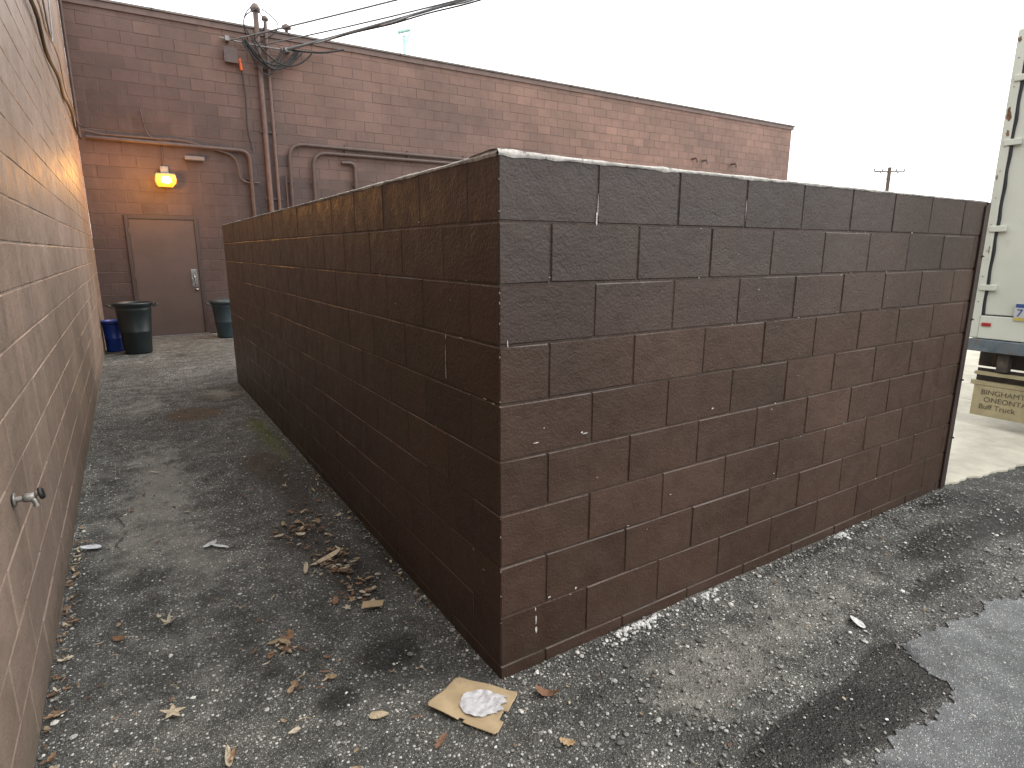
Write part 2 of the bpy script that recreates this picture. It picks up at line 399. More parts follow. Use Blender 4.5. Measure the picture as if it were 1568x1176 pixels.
pl=bpy.data.lights.new("lamp_light",'POINT'); pl.energy=85; pl.color=(1,.42,.07); pl.shadow_soft_size=.10
po=link(bpy.data.objects.new("lamp_light",pl),lamp); po.location=(lx-.25,WY-.95,lz-.05)
tube("lamp_conduit",[(lx,WY-.03,lz+.24),(lx,WY-.03,3.45)],.012,M_cond,lamp)

vent=empty("vent_box"); box("housing",1.17,1.50,WY-.10,WY-.002,3.24,3.31,M_coping,vent,.01); box("slot",1.19,1.48,WY-.09,WY-.02,3.225,3.239,M_dark,vent)

cd=empty("electrical_conduit")
def cond(name,pts,r,mat=M_cond,bend=.18):
    return tube(name,pts,r,mat,cd,bend)
yw=WY-.06
cond("feeder",[(-.30,yw,3.50),(2.30,yw,3.48),(2.30,yw,0)],.038)
cond("feeder_b",[(-.30,yw-.01,3.60),(-.1,yw-.01,3.56),(1.2,yw-.01,3.57),(2.05,yw,3.38),(2.10,yw,2.95),(2.2,yw,2.9),(2.45,yw,2.9)],.016)
cond("riser_a",[(2.63,yw,0),(2.63,yw,6.05)],.048,M_condl)
cond("riser_b",[(2.79,yw,0),(2.79,yw,5.9)],.032,M_condl)
cond("run_a",[(3.05,yw,0),(3.05,yw,3.69),(9.5,yw,3.69)],.036,bend=.3)
cond("run_b",[(3.51,yw,0),(3.51,yw,3.56),(9.5,yw,3.60)],.034,bend=.3)
cond("run_c",[(4.10,yw,3.40),(4.38,yw,3.42),(4.38,yw,0)],.036,M_cond,.16)
cond("run_d",[(2.95,yw,0),(2.95,yw,3.1)],.014)
cond("stub",[(1.0,yw,3.52),(.62,yw,3.56),(.55,yw,4.05)],.012)
for z in (.8,2.6,3.85,5.0):
    for x,w in ((2.63,.09),(2.79,.07)): box("strap",x-w,x+w,WY-.035,WY-.002,z,z+.035,M_cond,cd)
for x in (3.05,3.51,4.38,2.30):
    for z in (1.4,2.95): box("strap",x-.07,x+.07,WY-.035,WY-.002,z,z+.035,M_cond,cd)
for x in (4.2,5.6,7.0,8.4): box("strap",x,x+.035,WY-.035,WY-.002,3.52,3.77,M_cond,cd)
for x in (.2,1.0,1.8): box("strap",x,x+.03,WY-.03,WY-.002,3.44,3.56,M_cond,cd)
for x,z in ((14.8,4.30),(15.25,4.28),(16.6,4.28)):
    cond("wall_stub",[(x,WY,z),(x,WY-.2,z),(x,WY-.2,z-.12)],.03,M_condl,.08)
lathe("weatherhead",[(.05,0),(.085,.0),(.09,.06),(.05,.13),(0,.15)],M_condl,(2.63,yw,5.98),cd,16)
lathe("weatherhead_small",[(.03,0),(.06,.0),(.06,.04),(.03,.08),(0,.09)],M_condl,(2.79,yw,5.86),cd,16)
lathe("roof_vent",[(.03,-.25),(.03,0),(.09,0),(.09,.04),(.0,.10)],M_condl,(3.20,WY+.05,5.82),cd,16)

jb=empty("junction_box")
box("box",2.02,2.22,WY-.13,WY-.002,5.03,5.25,M_cond,jb,.01); box("cover",2.00,2.24,WY-.145,WY-.131,5.01,5.27,M_cond,jb,.005)
tube("orange_coupler",[(2.30,WY-.06,4.92),(2.27,WY-.06,5.12)],.030,M_orange,jb)
tube("drop_cable",[(2.30,WY-.05,4.92),(2.33,WY-.05,4.4),(2.30,WY-.05,3.9),(2.37,WY-.05,3.5)],.012,M_black,jb,.2)

wr=empty("overhead_cable")
A=(2.15,WY-.12,5.40); Bp=(2.75,WY-.15,5.42); Cp=(3.15,WY-.12,5.40)
E1=(14.5,-3.3,7.45); E2=(15.7,-5.3,8.3)
tube("span_a",sag(A,E1,.25),.015,M_wire,wr,res=2)
tube("span_b",sag(Cp,E2,.35),.026,M_wire,wr,res=2)
tube("span_c",sag(Cp,E2,.38,300,.030),.017,M_grey,wr,res=2)
tube("span_d",sag(Bp,E2,.58),.014,M_wire,wr,res=2)
tube("span_e",sag(Cp,E2,.46,300,.012),.014,M_black,wr,res=2)
tube("rack_wire",sag((1.95,WY-.1,5.42),(3.9,WY-.12,5.45),.05),.014,M_grey,wr,res=2)
tube("tail",sag((3.15,WY-.12,5.42),(4.2,WY-.3,5.52),.06),.018,M_black,wr,res=2)
for i in range(8):
    x0=2.35+random.uniform(-.05,.25); x1=x0+random.uniform(.6,1.15); d=random.uniform(.3,.5)
    tube("loop",sag((x0,WY-.14-.02*i,5.45-random.uniform(0,.1)),(x1,WY-.2+.01*i,5.38),d),.015,M_black,wr,res=2)
for i in range(4):
    a0=Vector((2.63+.06*(i-1.5),yw-.05,6.02)); pts=[]
    for k in range(15):
        t=k/14; ang=math.pi*t
        pts.append((a0.x-.12*math.sin(ang)*(1+.5*i)*(-1 if i%2 else 1)-.1*t, a0.y-.05-.12*math.sin(ang), a0.z-.60*t))
    tube("service_drop",pts,.010,M_black,wr,res=2)
box("rack_bracket",2.05,2.12,WY-.14,WY-.002,5.38,5.46,M_grey,wr); box("rack_bracket",3.1,3.2,WY-.14,WY-.002,5.36,5.44,M_grey,wr)

ac=empty("wall_cable"); xw=WX+.03
pts=[(xw,-2,3.55)]
for i in range(61):
    y=-1.5+i*14.6/60; pts.append((xw+.01*math.sin(y*3),y,3.56-.10*abs(math.sin(y*.9))+.03*math.sin(y*2.3)))
tube("cable",pts,.016,M_black,ac,res=2)
tube("cable_light",[(p[0]+.03,p[1],p[2]+.12-.10*math.sin(p[1]*1.3)) for p in pts],.008,M_grey,ac,res=2)
tube("corner_conduit",[(WX+.04,WY-.25,3.45),(WX+.04,WY-.25,5.6)],.022,M_cond,ac)
tube("loop",sag((xw,8.2,4.3),(xw,9.6,4.6),.6),.009,M_grey,ac,res=2)

# hose bib
hb=empty("hose_bib"); hy,hz=2.56,.745
tube("pipe",[(WX,hy,hz),(WX+.04,hy,hz)],.010,M_tap,hb)
o=lathe("flange",[(0,-.002),(.024,-.002),(.024,.005),(0,.005)],M_tap,(0,0,0),hb,20); o.rotation_euler=(0,math.pi/2,0); o.location=(WX+.004,hy,hz)
o=lathe("body",[(0,-.016),(.013,-.016),(.016,-.008),(.016,.014),(.011,.02),(0,.02)],M_tap,(0,0,0),hb,16); o.rotation_euler=(0,math.pi/2,0); o.location=(WX+.045,hy,hz)
tube("spout",[(WX+.045,hy,hz),(WX+.060,hy-.008,hz-.008),(WX+.066,hy-.012,hz-.032)],.010,M_tap,hb,.015)
tube("stem",[(WX+.045,hy,hz),(WX+.078,hy,hz+.008)],.005,M_tap,hb)
o=lathe("wheel",[(0,-.005),(.012,-.006),(.020,-.006),(.023,0),(.020,.007),(.010,.006),(0,.004)],M_black,(0,0,0),hb,12); o.rotation_euler=(0,math.radians(78),0); o.location=(WX+.080,hy,hz+.009)

# ---------------------------------------------------------------- bins
def bin_(name,loc,h,rt,rb,mat,handles=True,lid=False):
    e=empty(name)
    pr=[(0,.0),(rb,.0),(rb+.005,.02)]
    for k in range(1,3):
        t=k/3+.1*k; rr=rb+(rt-rb)*t; pr+=[(rr,h*t-.012),(rr+.006,h*t),(rr,h*t+.012)]
    pr+=[(rt,h-.06),(rt+.012,h-.05),(rt+.022,h-.02),(rt+.022,h),(rt,h),(rt-.01,h-.03),(rb-.01,.03),(0,.03)]
    lathe("body",pr,mat,loc,e,36)
    if lid: lathe("lid",[(rt+.03,h-.02),(rt+.03,h+.015),(rt*.7,h+.04),(.05,h+.05),(0,h+.05)],mat,loc,e,36)
    if handles:
        for s in (-1,1):
            x=loc[0]+s*(rt+.015)
            tube("handle",[(x,loc[1]-.09,loc[2]+h-.07),(x+s*.07,loc[1]-.08,loc[2]+h-.03),(x+s*.07,loc[1]+.08,loc[2]+h-.03),(x,loc[1]+.09,loc[2]+h-.07)],.014,mat,e,.03)
    return e
bin_("trash_can",(.04,11.25,0),.80,.255,.19,M_binblk)
bin_("recycling_bucket",(-.27,11.62,0),.50,.145,.12,M_binblu)
bin_("trash_can.001",(1.52,12.45,0),.68,.24,.18,M_bingry,lid=True)

# ---------------------------------------------------------------- trailer
tr=empty("semi_trailer"); TX=6.39; T0=-.10; T1=2.34; TZ0,TZ1=.83,3.35
box("body",TX+.02,TX+9,T0+.012,T1-.012,TZ0+.01,TZ1-.012,M_white,tr)
for (a,b) in ((T0,T0+.07),(T1-.07,T1)): box("rear_post",TX-.02,TX+.06,a,b,TZ0,TZ1,M_white,tr,.008)
box("rear_header",TX-.02,TX+.06,T0+.071,T1-.071,TZ1-.12,TZ1,M_white,tr,.006)
box("rear_sill",TX-.025,TX+.06,T0+.071,T1-.071,TZ0,TZ0+.20,M_white,tr,.006)
dz0,dz1=TZ0+.21,TZ1-.13
box("door_left",TX+.0,TX+.019,1.13,T1-.085,dz0,dz1,M_white,tr,.004); box("door_right",TX+.0,TX+.019,T0+.085,1.11,dz0,dz1,M_white,tr,.004)
tube("door_gasket",[(TX-.004,T1-.078+.004*math.sin(z*23),z) for z in np.linspace(dz0,dz1,60)],.013,M_black,tr)
tube("sill_gasket",[(TX-.004,T1-.078,dz0-.004),(TX-.004,T0+.078,dz0-.004)],.004,M_black,tr)
for y in (1.75,1.25,.95,.5): tube("lock_rod",[(TX-.03,y,TZ0+.1),(TX-.03,y,TZ1-.06)],.013,M_grey,tr)
for z in (1.25,1.75,2.45,2.95):
    box("hinge",TX-.034,TX-.001,T1-.15,T1-.03,z,z+.05,M_white,tr,.005)
for z in np.arange(1.15,3.2,.22): lathe("rivet",[(0,0),(.005,0),(.004,.004),(0,.005)],M_rust,(TX-.022,T1-.035,float(z)),tr,8)
def splat(y,z,w,h):
    V=[];n=14
    for i in range(n):
        a=2*math.pi*i/n; rr=random.uniform(.5,1.1); V.append((TX-.0215,min(T1-.002,y+w/2*rr*math.cos(a)),z+h/2*rr*math.sin(a)))
    mesh_obj("rust_patch",V,[tuple(range(n))],M_rust,parent=tr)
for q in ((T1-.03,2.70,.05,.12),(T1-.045,2.55,.03,.07),(T1-.02,3.27,.04,.05),(T1-.05,1.6,.012,.08),(T1-.02,2.2,.012,.06)): splat(*q)
for y in (2.215,1.0,.2): box("marker_light",TX-.035,TX-.0255,y-.035,y+.035,.94,.97,M_red,tr,.003)
box("plate",TX-.034,TX-.027,1.70,2.03,1.005,1.155,M_plate,tr,.002)
box("plate_top",TX-.0358,TX-.0343,1.705,2.025,1.12,1.150,M_blue,tr); box("plate_bottom",TX-.0358,TX-.0343,1.705,2.025,1.01,1.035,M_yel,tr)
def text(body,loc,size,mat,parent,name):
    cu=bpy.data.curves.new(name,'FONT'); cu.body=body; cu.size=size; cu.extrude=.0006; cu.materials.append(mat)
    o=link(bpy.data.objects.new(name,cu),parent); o.location=loc; o.rotation_euler=(math.pi/2,0,-math.pi/2); return o
text("71-H42",(TX-.0365,2.015,1.045),.09,M_blue,tr,"plate_text")
box("bumper",TX-.04,TX+.08,T0,T1-.01,.715,.822,M_bump,tr,.006)
for y in (T0+.25,T1-.28): box("bumper_strut",TX,TX+.09,y-.04,y+.04,.55,.714,M_under,tr)
box("under_beam",TX+.15,TX+.25,T0+.05,T1-.05,.56,.70,M_under,tr,.01)
box("frame_rail",TX+.26,TX+8.5,.25,.40,.55,.828,M_under,tr); box("frame_rail",TX+.26,TX+8.5,1.85,2.0,.55,.828,M_under,tr)
for j,(a,b) in enumerate(((1.62,2.26),(-.02,.62))):
    box("mudflap",TX+.06,TX+.072,a,b,.12,.40,M_cream,tr,.003)
    box("mudflap_bar",TX+.055,TX+.10,a-.01,b+.03,.402,.44,M_cream,tr,.003)
    box("mudflap_upper",TX+.08,TX+.088,a,b,.441,.555,M_under,tr)
    box("brace",TX+.02,TX+.05,a+.02,b,.50,.53,M_cream,tr)
    for k,t in enumerate(("BINGHAMTON","ONEONTA.","Buff Truck")):
        text(t,(TX+.0575,b-.06-.03*(k==1),.320-k*.066),.064,M_ink,tr,"mudflap_text")
def wheel(x,y):
    pr=[(0,-.10),(.20,-.10),(.24,-.12),(.44,-.13),(.49,-.10),(.50,0),(.49,.10),(.44,.13),(.24,.12),(.20,.10),(0,.10)]
    o=lathe("wheel",[(a,b) for a,b in pr],M_black,(0,0,0),tr,32); o.rotation_euler=(math.pi/2,0,0); o.location=(x,y,.51)
for x in (TX+1.9,TX+3.1):
    for y in (.05,.33,1.92,2.19): wheel(x,y)
    tube("axle",[(x,.05,.50),(x,2.2,.50)],.06,M_under,tr)
for y in (.4,1.9): box("landing_leg",TX+7.6,TX+7.72,y-.06,y+.06,.035,.829,M_grey,tr); box("landing_foot",TX+7.5,TX+7.82,y-.15,y+.15,.012,.034,M_grey,tr)

# ---------------------------------------------------------------- distant poles
def upole(name,x,y,h,arm,ang):
    e=empty(name)
    tube("pole",[(x,y,0),(x,y,h)],.14,M_wood,e)
    dx,dy=math.cos(ang)*arm/2,math.sin(ang)*arm/2
    tube("crossarm",[(x-dx,y-dy,h-.35),(x+dx,y+dy,h-.35)],.06,M_wood,e)
    for s in (-1,-.45,.45,1):
        lathe("insulator",[(.03,0),(.07,.02),(.07,.10),(.04,.16),(0,.18)],M_grey,(x+dx*s,y+dy*s,h-.28),e,10)
    for s in (-1,1): tube("brace",[(x,y,h-1.1),(x+dx*s*.6,y+dy*s*.6,h-.4)],.03,M_grey,e)
    return e
upole("utility_pole",54.6,27.5,8.4,2.6,-.5)
upole("utility_pole.001",14.5,-3.3,8.2,2.2,.8)
upole("utility_pole.002",15.7,-5.3,9.2,2.2,.8)
sl=empty("street_lamp")
tube("mast",[(13.1,31,0),(13.25,31,12.2)],.09,M_teal,sl); tube("arm",[(12.9,31,12.3),(13.5,30.9,12.5)],.10,M_teal,sl); tube("arm",[(13.2,31,11.6),(13.6,31,12.4)],.05,M_teal,sl)

# ---------------------------------------------------------------- ground
xs=np.unique(np.round(np.concatenate([np.linspace(-600,-20,12),np.linspace(-20,-.7,12),np.arange(-.6,5.6,.03),np.arange(5.6,9,.12),np.linspace(9,30,20),np.linspace(40,600,14)]),4))
ys=np.unique(np.round(np.concatenate([np.linspace(-600,-20,12),np.linspace(-19,-.6,14),np.arange(-.4,9,.03),np.arange(9,13.6,.06),np.linspace(14,40,12),np.linspace(60,600,12)]),4))
nx_,ny_=len(xs),len(ys)
GX,GY=np.meshgrid(xs,ys)
Z=np.zeros(GX.shape)
for j in range(ny_):
    y=ys[j]
    if y<-.5 or y>13.5: continue
    for i in range(nx_):
        x=xs[i]
        if x<-.6 or x>6: continue
        Z[j,i]=.006*mn.noise(Vector((x*1.5,y*1.5,0)))+.0035*mn.noise(Vector((x*7,y*7,5)))+.002*mn.noise(Vector((x*18,y*18,8)))
Z-=.004
D=np.zeros(GX.shape);Mo=np.zeros(GX.shape);L=np.zeros(GX.shape)+.15
def blob(A,x,y,rx,ry,amp,rot=0):
    c,s=math.cos(rot),math.sin(rot); dx=GX-x; dy=GY-y
    u=dx*c+dy*s; v=-dx*s+dy*c
    A+=amp*np.exp(-((u/rx)**2+(v/ry)**2))
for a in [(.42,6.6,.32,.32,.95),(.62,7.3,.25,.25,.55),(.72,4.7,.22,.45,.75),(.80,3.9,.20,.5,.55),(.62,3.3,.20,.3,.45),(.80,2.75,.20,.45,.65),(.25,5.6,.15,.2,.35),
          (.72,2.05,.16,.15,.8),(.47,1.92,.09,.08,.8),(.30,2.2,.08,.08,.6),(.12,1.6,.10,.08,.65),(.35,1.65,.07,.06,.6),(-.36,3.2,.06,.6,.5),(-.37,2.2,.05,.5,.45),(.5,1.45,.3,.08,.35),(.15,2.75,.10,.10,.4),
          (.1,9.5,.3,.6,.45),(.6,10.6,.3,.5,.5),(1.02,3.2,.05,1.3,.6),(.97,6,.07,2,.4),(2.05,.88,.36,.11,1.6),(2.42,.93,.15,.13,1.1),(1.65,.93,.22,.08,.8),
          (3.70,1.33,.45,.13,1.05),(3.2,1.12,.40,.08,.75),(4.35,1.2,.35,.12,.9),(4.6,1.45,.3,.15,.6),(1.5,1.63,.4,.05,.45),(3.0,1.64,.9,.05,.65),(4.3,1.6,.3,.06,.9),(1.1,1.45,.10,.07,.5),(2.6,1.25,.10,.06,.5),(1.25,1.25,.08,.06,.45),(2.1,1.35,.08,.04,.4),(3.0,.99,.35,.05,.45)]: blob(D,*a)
for a in [(.90,5.2,.10,.8,.75),(.85,5.9,.14,.3,.55),(.95,3.8,.06,.7,.40),(.70,5.3,.15,.25,.30),(.93,2.6,.05,.6,.25),(.95,7,.06,.6,.3)]: blob(Mo,*a)
for a in [(.05,4.6,.22,1.2,.65),(-.2,3.8,.15,.6,.40),(.0,7.2,.25,.5,.5),(.75,7.4,.2,.3,.7),(.2,3.3,.2,.5,.35),(2.4,1.35,.8,.2,.45),(1.7,1.25,.35,.2,.35),(3.0,1.0,.4,.1,.2),(.2,8.2,.5,.4,.3),(4.2,.95,.5,.1,.5),(0,2.3,.3,.5,.2)]: blob(L,*a)
V=np.stack([GX.ravel(),GY.ravel(),Z.ravel()],1)
F=[]
for j in range(ny_-1):
    b=j*nx_
    F+= [(b+i,b+i+1,b+nx_+i+1,b+nx_+i) for i in range(nx_-1)]
mesh_obj("ground",V.tolist(),F,M_ground,np.stack([np.clip(D,0,1).ravel(),np.clip(Mo,0,1).ravel(),np.clip(L,0,1).ravel()],1),smooth=True)

def jag(path,step=.03,amp=.02,seed=0):
    out=[]
    for i in range(len(path)-1):
        (x0,y0),(x1,y1)=path[i],path[i+1]; Ls=math.hypot(x1-x0,y1-y0); n=max(1,int(Ls/step))
        nx,ny=-(y1-y0)/Ls,(x1-x0)/Ls
        for k in range(n):
            t=k/n; x=x0+(x1-x0)*t; y=y0+(y1-y0)*t
            d=amp*(mn.noise(Vector((x*6,y*6,seed)))+.6*mn.noise(Vector((x*25,y*25,seed+3)))+.35*mn.noise(Vector((x*80,y*80,seed+5))))
            out.append((x+nx*d,y+ny*d))
    out.append(path[-1]); return out
def sheet(name,poly,z,mat,th=.02):
    n=len(poly); V=[(x,y,z) for x,y in poly]+[(x,y,z-th) for x,y in poly]
    F=[tuple(range(n))]+[(i,i+n,(i+1)%n+n,(i+1)%n) for i in range(n)]
    return mesh_obj(name,V,F,mat)
e=jag([(5.8,.62),(3.45,.87),(2.51,1.0),(2.42,.73),(2.0,.73),(1.65,.72),(1.2,.3),(1.0,-2.5)],step=.008,amp=.045)
sheet("asphalt_patch",e+[(5.8,-2.5)],.002,M_patch)
cp=empty("concrete_pavement")
e=jag([(4.64,1.70),(5.1,1.62),(5.6,1.56),(7.6,1.3)],amp=.03,seed=5)
o=sheet("slab",e+[(7.6,4.2),(4.64,4.2)],.010,M_conc); o.parent=cp
for i in range(8):
    for j in range(7):
        x0=4.64+i*2.975; y0=4.215+j*2.6
        o=box("slab",x0,x0+2.96,y0,y0+2.585,-.02,.010,M_conc,cp)
for i in range(7):
    x0=7.615+i*2.975
    box("slab",x0,x0+2.96,-2,1.2,-.02,.010,M_conc,cp); box("slab",x0,x0+2.96,1.215,4.2,-.02,.010,M_conc,cp)

# pebbles
t=(1+5**.5)/2
ico=np.array([(-1,t,0),(1,t,0),(-1,-t,0),(1,-t,0),(0,-1,t),(0,1,t),(0,-1,-t),(0,1,-t),(t,0,-1),(t,0,1),(-t,0,-1),(-t,0,1)])/1.9
icf=[(0,11,5),(0,5,1),(0,1,7),(0,7,10),(0,10,11),(1,5,9),(5,11,4),(11,10,2),(10,7,6),(7,1,8),(3,9,4),(3,4,2),(3,2,6),(3,6,8),(3,8,9),(4,9,5),(2,4,11),(6,2,10),(8,6,7),(9,8,1)]
V=[];F=[];C=[]
def pebble(x,y,s,col):
    b=len(V); a=rng.uniform(0,6.28); ca,sa=math.cos(a),math.sin(a)
    P=ico*np.array([s,s*rng.uniform(.55,.95),s*rng.uniform(.35,.6)])*rng.uniform(.8,1.2,(12,1))
    for p in P:
        V.append((x+p[0]*ca-p[1]*sa,y+p[0]*sa+p[1]*ca,p[2]+s*.10)); C.append(col)
    F.extend([(b+i,b+j,b+k) for i,j,k in icf])
def pcol():
    v=rng.choice([.12,.18,.25,.33,.45,.65],p=[.16,.20,.24,.18,.14,.08])*rng.uniform(.85,1.15); return (v,v*.985,v*.92)
for i in range(10000):
    q=rng.random()
    if q<.55:
        x=rng.uniform(1.0,4.8); y=rng.uniform(.4,1.67)
        if y<.98 and x>1.6 and rng.random()<.6: continue
    elif q<.67: x=rng.uniform(1.0,4.5); y=1.69-abs(rng.normal(0,.07))
    elif q<.92: x=rng.uniform(-.4,1.0); y=1.2+rng.random()**1.5*6
    else: x=(-.41+abs(rng.normal(0,.04))) if rng.random()<.5 else (1.02-abs(rng.normal(0,.03))); y=rng.uniform(1.7,7)
    if CX-.005<x<EX and y>CY-.005: continue
    pebble(x,y,float(min(.014,.0022+rng.exponential(.0024))),pcol())
for x0 in (1.62,1.78,2.15,3.3,1.70):
    for i in range(34):
        v=rng.uniform(.45,.75); pebble(x0+rng.normal(0,.045),min(1.688,1.675-abs(rng.normal(0,.03))),float(rng.uniform(.003,.014)),(v,v,v*.97))
mesh_obj("loose_gravel",V,F,M_peb,C)

# weeds in the moss strip
V=[];F=[];C=[]
for i in range(420):
    if random.random()<.6: x=random.gauss(.88,.07); y=random.gauss(5.3,.6)
    else: x=CX-.01-abs(random.gauss(0,.015)); y=random.uniform(2.2,7)
    x=min(x,CX-.008); s=len(V); a=random.uniform(0,6.28); l=random.uniform(.006,.022); w=random.uniform(.0015,.0035)
    dx,dy=math.cos(a),math.sin(a); tl=random.uniform(.2,.9)
    V+=[(x-dy*w,y+dx*w,-.002),(x+dy*w,y-dx*w,-.002),(min(x+dx*l*tl,CX-.004),y+dy*l*tl,l)]
    F.append((s,s+1,s+2)); k=random.uniform(.7,1.3); C+=[(.13*k,.18*k,.035*k)]*3
mesh_obj("weeds",V,F,M_weed,C)

# ---------------------------------------------------------------- leaves
V=[];F=[];C=[]
def outline(kind):
    if kind=='willow': return [(math.cos(a),.22*math.sin(a)*(1-.3*math.cos(a))) for a in np.linspace(0,2*math.pi,14,endpoint=False)]
    if kind=='oval':   return [(math.cos(a),.5*math.sin(a)*(1-.35*math.cos(a))*random.uniform(.85,1.1)) for a in np.linspace(0,2*math.pi,16,endpoint=False)]
    if kind=='oak':
        out=[]
        for i,a in enumerate(np.linspace(0,2*math.pi,22,endpoint=False)):
            rr=1 if i%2==0 else .6; out.append((math.cos(a)*(rr*.3+.7),.55*math.sin(a)*rr))
        return out
    out=[]
    for i,a in enumerate(np.linspace(0,2*math.pi,20,endpoint=False)):
        rr=(1,.55,.36,.55)[i%4]*random.uniform(.85,1.1); out.append((rr*math.cos(a),rr*math.sin(a)))
    return out
def leaf(x,y,size,kind,col=None,z=None,curl=None):
    s=len(V); rot=random.uniform(0,6.28); o=outline(kind)
    cu=random.uniform(-.1,.45) if curl is None else curl; cv=random.uniform(-.2,.8); ta=random.uniform(-.2,.2); tb=random.uniform(-.2,.2)
    col=col or random.choice([(.30,.20,.12),(.38,.28,.17),(.20,.12,.075),(.50,.41,.28),(.15,.095,.06),(.28,.16,.09),(.58,.50,.38)])
    zz=.006 if z is None else z
    pts=[(0,0)]+[(a*.5,b*.5) for a,b in o]+o
    c,sn=math.cos(rot),math.sin(rot)
    raw=[]
    for a,b in pts:
        h=size*(cu*a*a*.8+cv*b*b+ta*a+tb*b+random.uniform(-.03,.03)); raw.append((x+size*(a*c-b*sn),y+size*(a*sn+b*c),h))
    mz=min(p[2] for p in raw)
    for p in raw:
        xx=max(p[0],WX+.004)
        if xx<CX+.1 and p[1]>CY: xx=min(xx,CX-.004)
        V.append((xx,p[1],p[2]-mz+zz)); f_=random.uniform(.85,1.1); C.append(tuple(q*f_ for q in col))
    n=len(o)
    for i in range(n):
        j=(i+1)%n
        F.append((s,s+1+i,s+1+j)); F.append((s+1+i,s+1+n+i,s+1+n+j,s+1+j))
K=['willow','willow','oval','oak','maple']
for i in range(150):
    y=random.uniform(1.5,3.9) if random.random()<.85 else random.uniform(4,9)
    leaf(WX+.015+abs(random.gauss(0,.024)),y,random.uniform(.008,.024),random.choice(['willow','willow','oval','oak']),z=random.uniform(.003,.015))
clusters=[(.725,3.38,.12,.14,54),(.73,2.93,.07,.16,44),(.77,2.55,.07,.14,36),(.363,2.34,.06,.05,16),(.42,2.07,.10,.04,10),(.80,3.7,.1,.2,12),(.82,2.9,.05,.1,12),(.6,4.0,.2,.5,12),(.1,1.75,.2,.12,8)]
for x,y,sx,sy,n in clusters:
    for i in range(n): leaf(random.gauss(x,sx*.75),random.gauss(y,sy*.75),random.uniform(.010,.030),random.choice(K),z=random.uniform(.004,.016))
for i in range(170): leaf(random.uniform(-.35,.98),random.uniform(1.3,7.5),random.uniform(.005,.020),random.choice(['willow','willow','oval','oak']))
for i in range(60): leaf(random.uniform(1.0,4.4),random.uniform(.9,1.6),random.uniform(.004,.012),random.choice(['willow','oval']))
for i in range(60): leaf(CX-.02-abs(random.gauss(0,.02)),random.uniform(1.9,6),random.uniform(.006,.015),random.choice(['willow','oval']))
leaf(-.037,2.155,.045,'maple',(.52,.43,.30)); leaf(-.017,2.77,.04,'maple',(.50,.43,.32)); leaf(.10,1.85,.05,'willow',(.54,.46,.33)); leaf(.568,1.76,.034,'oval',(.54,.44,.29)); leaf(.70,1.54,.032,'oak',(.26,.15,.10))
leaf(1.124,1.53,.045,'oval',(.24,.13,.08),curl=.7); leaf(1.05,1.314,.028,'oak',(.44,.30,.16)); leaf(.38,2.3,.045,'maple',(.46,.37,.27)); leaf(-.2,2.75,.03,'oval',(.24,.13,.07))
leaf(.26,3.41,.06,'willow',(.72,.74,.72),curl=.1); leaf(.22,3.46,.04,'oval',(.68,.70,.68),curl=.1); leaf(-.33,3.75,.05,'oval',(.70,.72,.75),curl=.2); leaf(.60,2.9,.05,'willow',(.55,.46,.33)); leaf(.713,2.95,.09,'willow',(.60,.49,.35)); leaf(.02,4.9,.04,'willow',(.5,.45,.35))
leaf(2.516,1.158,.04,'oval',(.70,.70,.68),curl=.05)
mesh_obj("fallen_leaves",V,F,M_leaf,C)
tw=empty("twig_litter")
for i in range(46):
    x=random.uniform(-.3,.95); y=random.uniform(1.4,5); a=random.uniform(0,6.28); l=random.uniform(.015,.05)
    tube("twig",[(x,y,.006),(x+l*.5*math.cos(a),y+l*.5*math.sin(a),.009),(x+l*math.cos(a+.3),y+l*math.sin(a+.3),.006)],.0012,random.choice([M_wood,M_card,M_card]),tw,res=1)

# cardboard box flap with a crumpled label
cb=empty("cardboard_scrap")
def lift(x,y): return .010+.016*max(0,(x-.90))/.14*max(0,1.62-y)/.12+.010*max(0,.80-x)/.08+.002*math.sin(x*60)
P0,P1,P2,P3=(.722,1.709),(.889,1.785),(1.037,1.590),(.866,1.461)
def bil(s,t):
    ax=P0[0]+(P1[0]-P0[0])*s; ay=P0[1]+(P1[1]-P0[1])*s; bx=P3[0]+(P2[0]-P3[0])*s; by=P3[1]+(P2[1]-P3[1])*s
    return ax+(bx-ax)*t, ay+(by-ay)*t
def cpatch(name,inside,dz,mat,n=60,th=.003,crum=0):
    V=[];F=[]; idx={}
    def vid(i,j):
        if (i,j) not in idx:
            s,t_=i/n,j/n; x,y=bil(s,t_); idx[(i,j)]=len(V); V.append((x,y,lift(x,y)+dz+crum*(.5+mn.noise(Vector((x*40,y*40,2))))))
        return idx[(i,j)]
    for i in range(n):
        for j in range(n):
            if inside((i+.5)/n,(j+.5)/n): F.append((vid(i,j),vid(i,j+1),vid(i+1,j+1),vid(i+1,j)))
    o=mesh_obj(name,V,F,mat,parent=cb,smooth=True)
    if th: m=o.modifiers.new("s",'SOLIDIFY'); m.thickness=th; m.offset=-1
    return o
def card_in(s,t):
    for (cs,ct) in ((0,0),(1,0),(1,1),(0,1)):
        ds=abs(s-cs); dt=abs(t-ct)
        if ds<.09 and dt<.07 and ((.09-ds)/.09)**2+((.07-dt)/.07)**2>1: return False
    if abs(t-.5)<.03 and s<.06: return False
    if t>.94 and .3<s<.5: return False
    return True
cpatch("flap",card_in,0,M_card)
def lab(s,t): return ((s-.50)/.34)**2+((t-.58)/.26)**2<1 or (.40<s<.80 and .60<t<.90+.03*math.sin(s*40))
cpatch("label",lab,.0015,M_paper,th=0,crum=.006)
cpatch("label_print",lambda s,t:lab(s,t) and (.45<s<.72 and .50<t<.84 and (int(t*60)%4==0) and mn.noise(Vector((s*30,t*9,1)))>-.15),.0020,M_print,th=0,crum=.006)
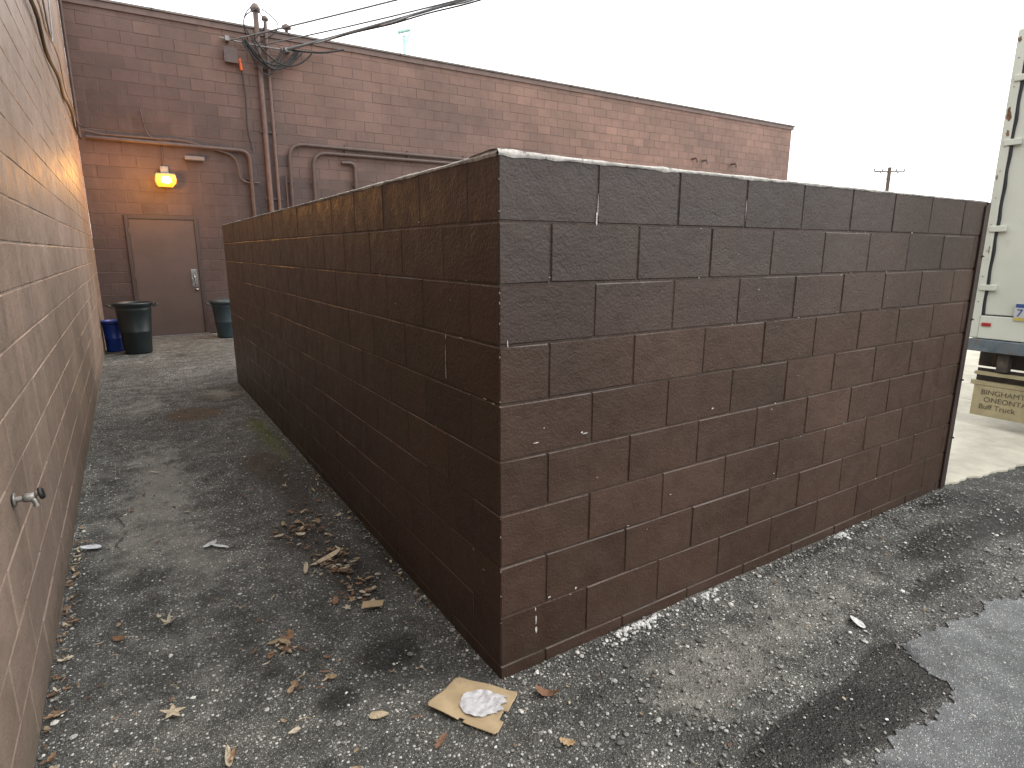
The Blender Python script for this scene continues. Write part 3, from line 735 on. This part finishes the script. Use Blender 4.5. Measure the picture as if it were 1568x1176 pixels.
V=[];F=[]
pts=[(-.065,-.02),(-.02,-.035),(.05,-.03),(.065,.01),(.03,.035),(-.05,.03)]
a=-.25; c_,s_=math.cos(a),math.sin(a)
for k,(x,y) in enumerate(pts): V.append((.774+.8*(x*c_-y*s_),2.40+.8*(x*s_+y*c_),.022+.008*(k%2)))
for k,(x,y) in enumerate(pts): V.append((.774+.8*(x*c_-y*s_),2.40+.8*(x*s_+y*c_),.019+.008*(k%2)))
F=[tuple(range(6)),tuple(range(11,5,-1))]+[(i,i+6,(i+1)%6+6,(i+1)%6) for i in range(6)]
mesh_obj("torn_cardboard",V,F,M_card)

# ---------------------------------------------------------------- world, sun, camera
w=bpy.data.worlds.new("World"); scene.world=w; w.use_nodes=True
nt=w.node_tree; bg=nt.nodes['Background']
sky=nt.nodes.new('ShaderNodeTexSky'); sky.sky_type='NISHITA'; sky.sun_disc=False
sd=Vector((.75,-.42,.95)).normalized()
sky.sun_elevation=math.asin(sd.z); sky.sun_rotation=math.atan2(sd.x,sd.y); sky.dust_density=4; sky.air_density=1
hs=nt.nodes.new('ShaderNodeHueSaturation'); hs.inputs['Saturation'].default_value=.10; nt.links.new(sky.outputs[0],hs.inputs['Color'])
mx=nt.nodes.new('ShaderNodeMix'); mx.data_type='RGBA'; mx.inputs[0].default_value=.88
nt.links.new(hs.outputs[0],mx.inputs[6])
cn=nt.nodes.new('ShaderNodeTexNoise'); cn.inputs['Scale'].default_value=1.5; cn.inputs['Detail'].default_value=3
cr=nt.nodes.new('ShaderNodeMix'); cr.data_type='RGBA'; cr.inputs[6].default_value=(16.6,16.8,17.0,1); cr.inputs[7].default_value=(19.5,19.6,19.7,1)
nt.links.new(cn.outputs['Fac'],cr.inputs[0]); nt.links.new(cr.outputs[2],mx.inputs[7])
nt.links.new(mx.outputs[2],bg.inputs['Color']); bg.inputs['Strength'].default_value=.15
sun=bpy.data.lights.new("sun",'SUN'); sun.energy=1.5; sun.angle=math.radians(20); sun.color=(1,.94,.85)
so=link(bpy.data.objects.new("sun",sun)); so.rotation_euler=(-sd).to_track_quat('-Z','Y').to_euler()

cam=bpy.data.cameras.new("camera"); cam.sensor_width=36; cam.lens=21.08; cam.clip_end=2000; cam.clip_start=.02
co=link(bpy.data.objects.new("camera",cam)); co.location=(0,0,1.585)
co.rotation_euler=(math.radians(90-12.47),0,math.radians(-32.4))
scene.camera=co
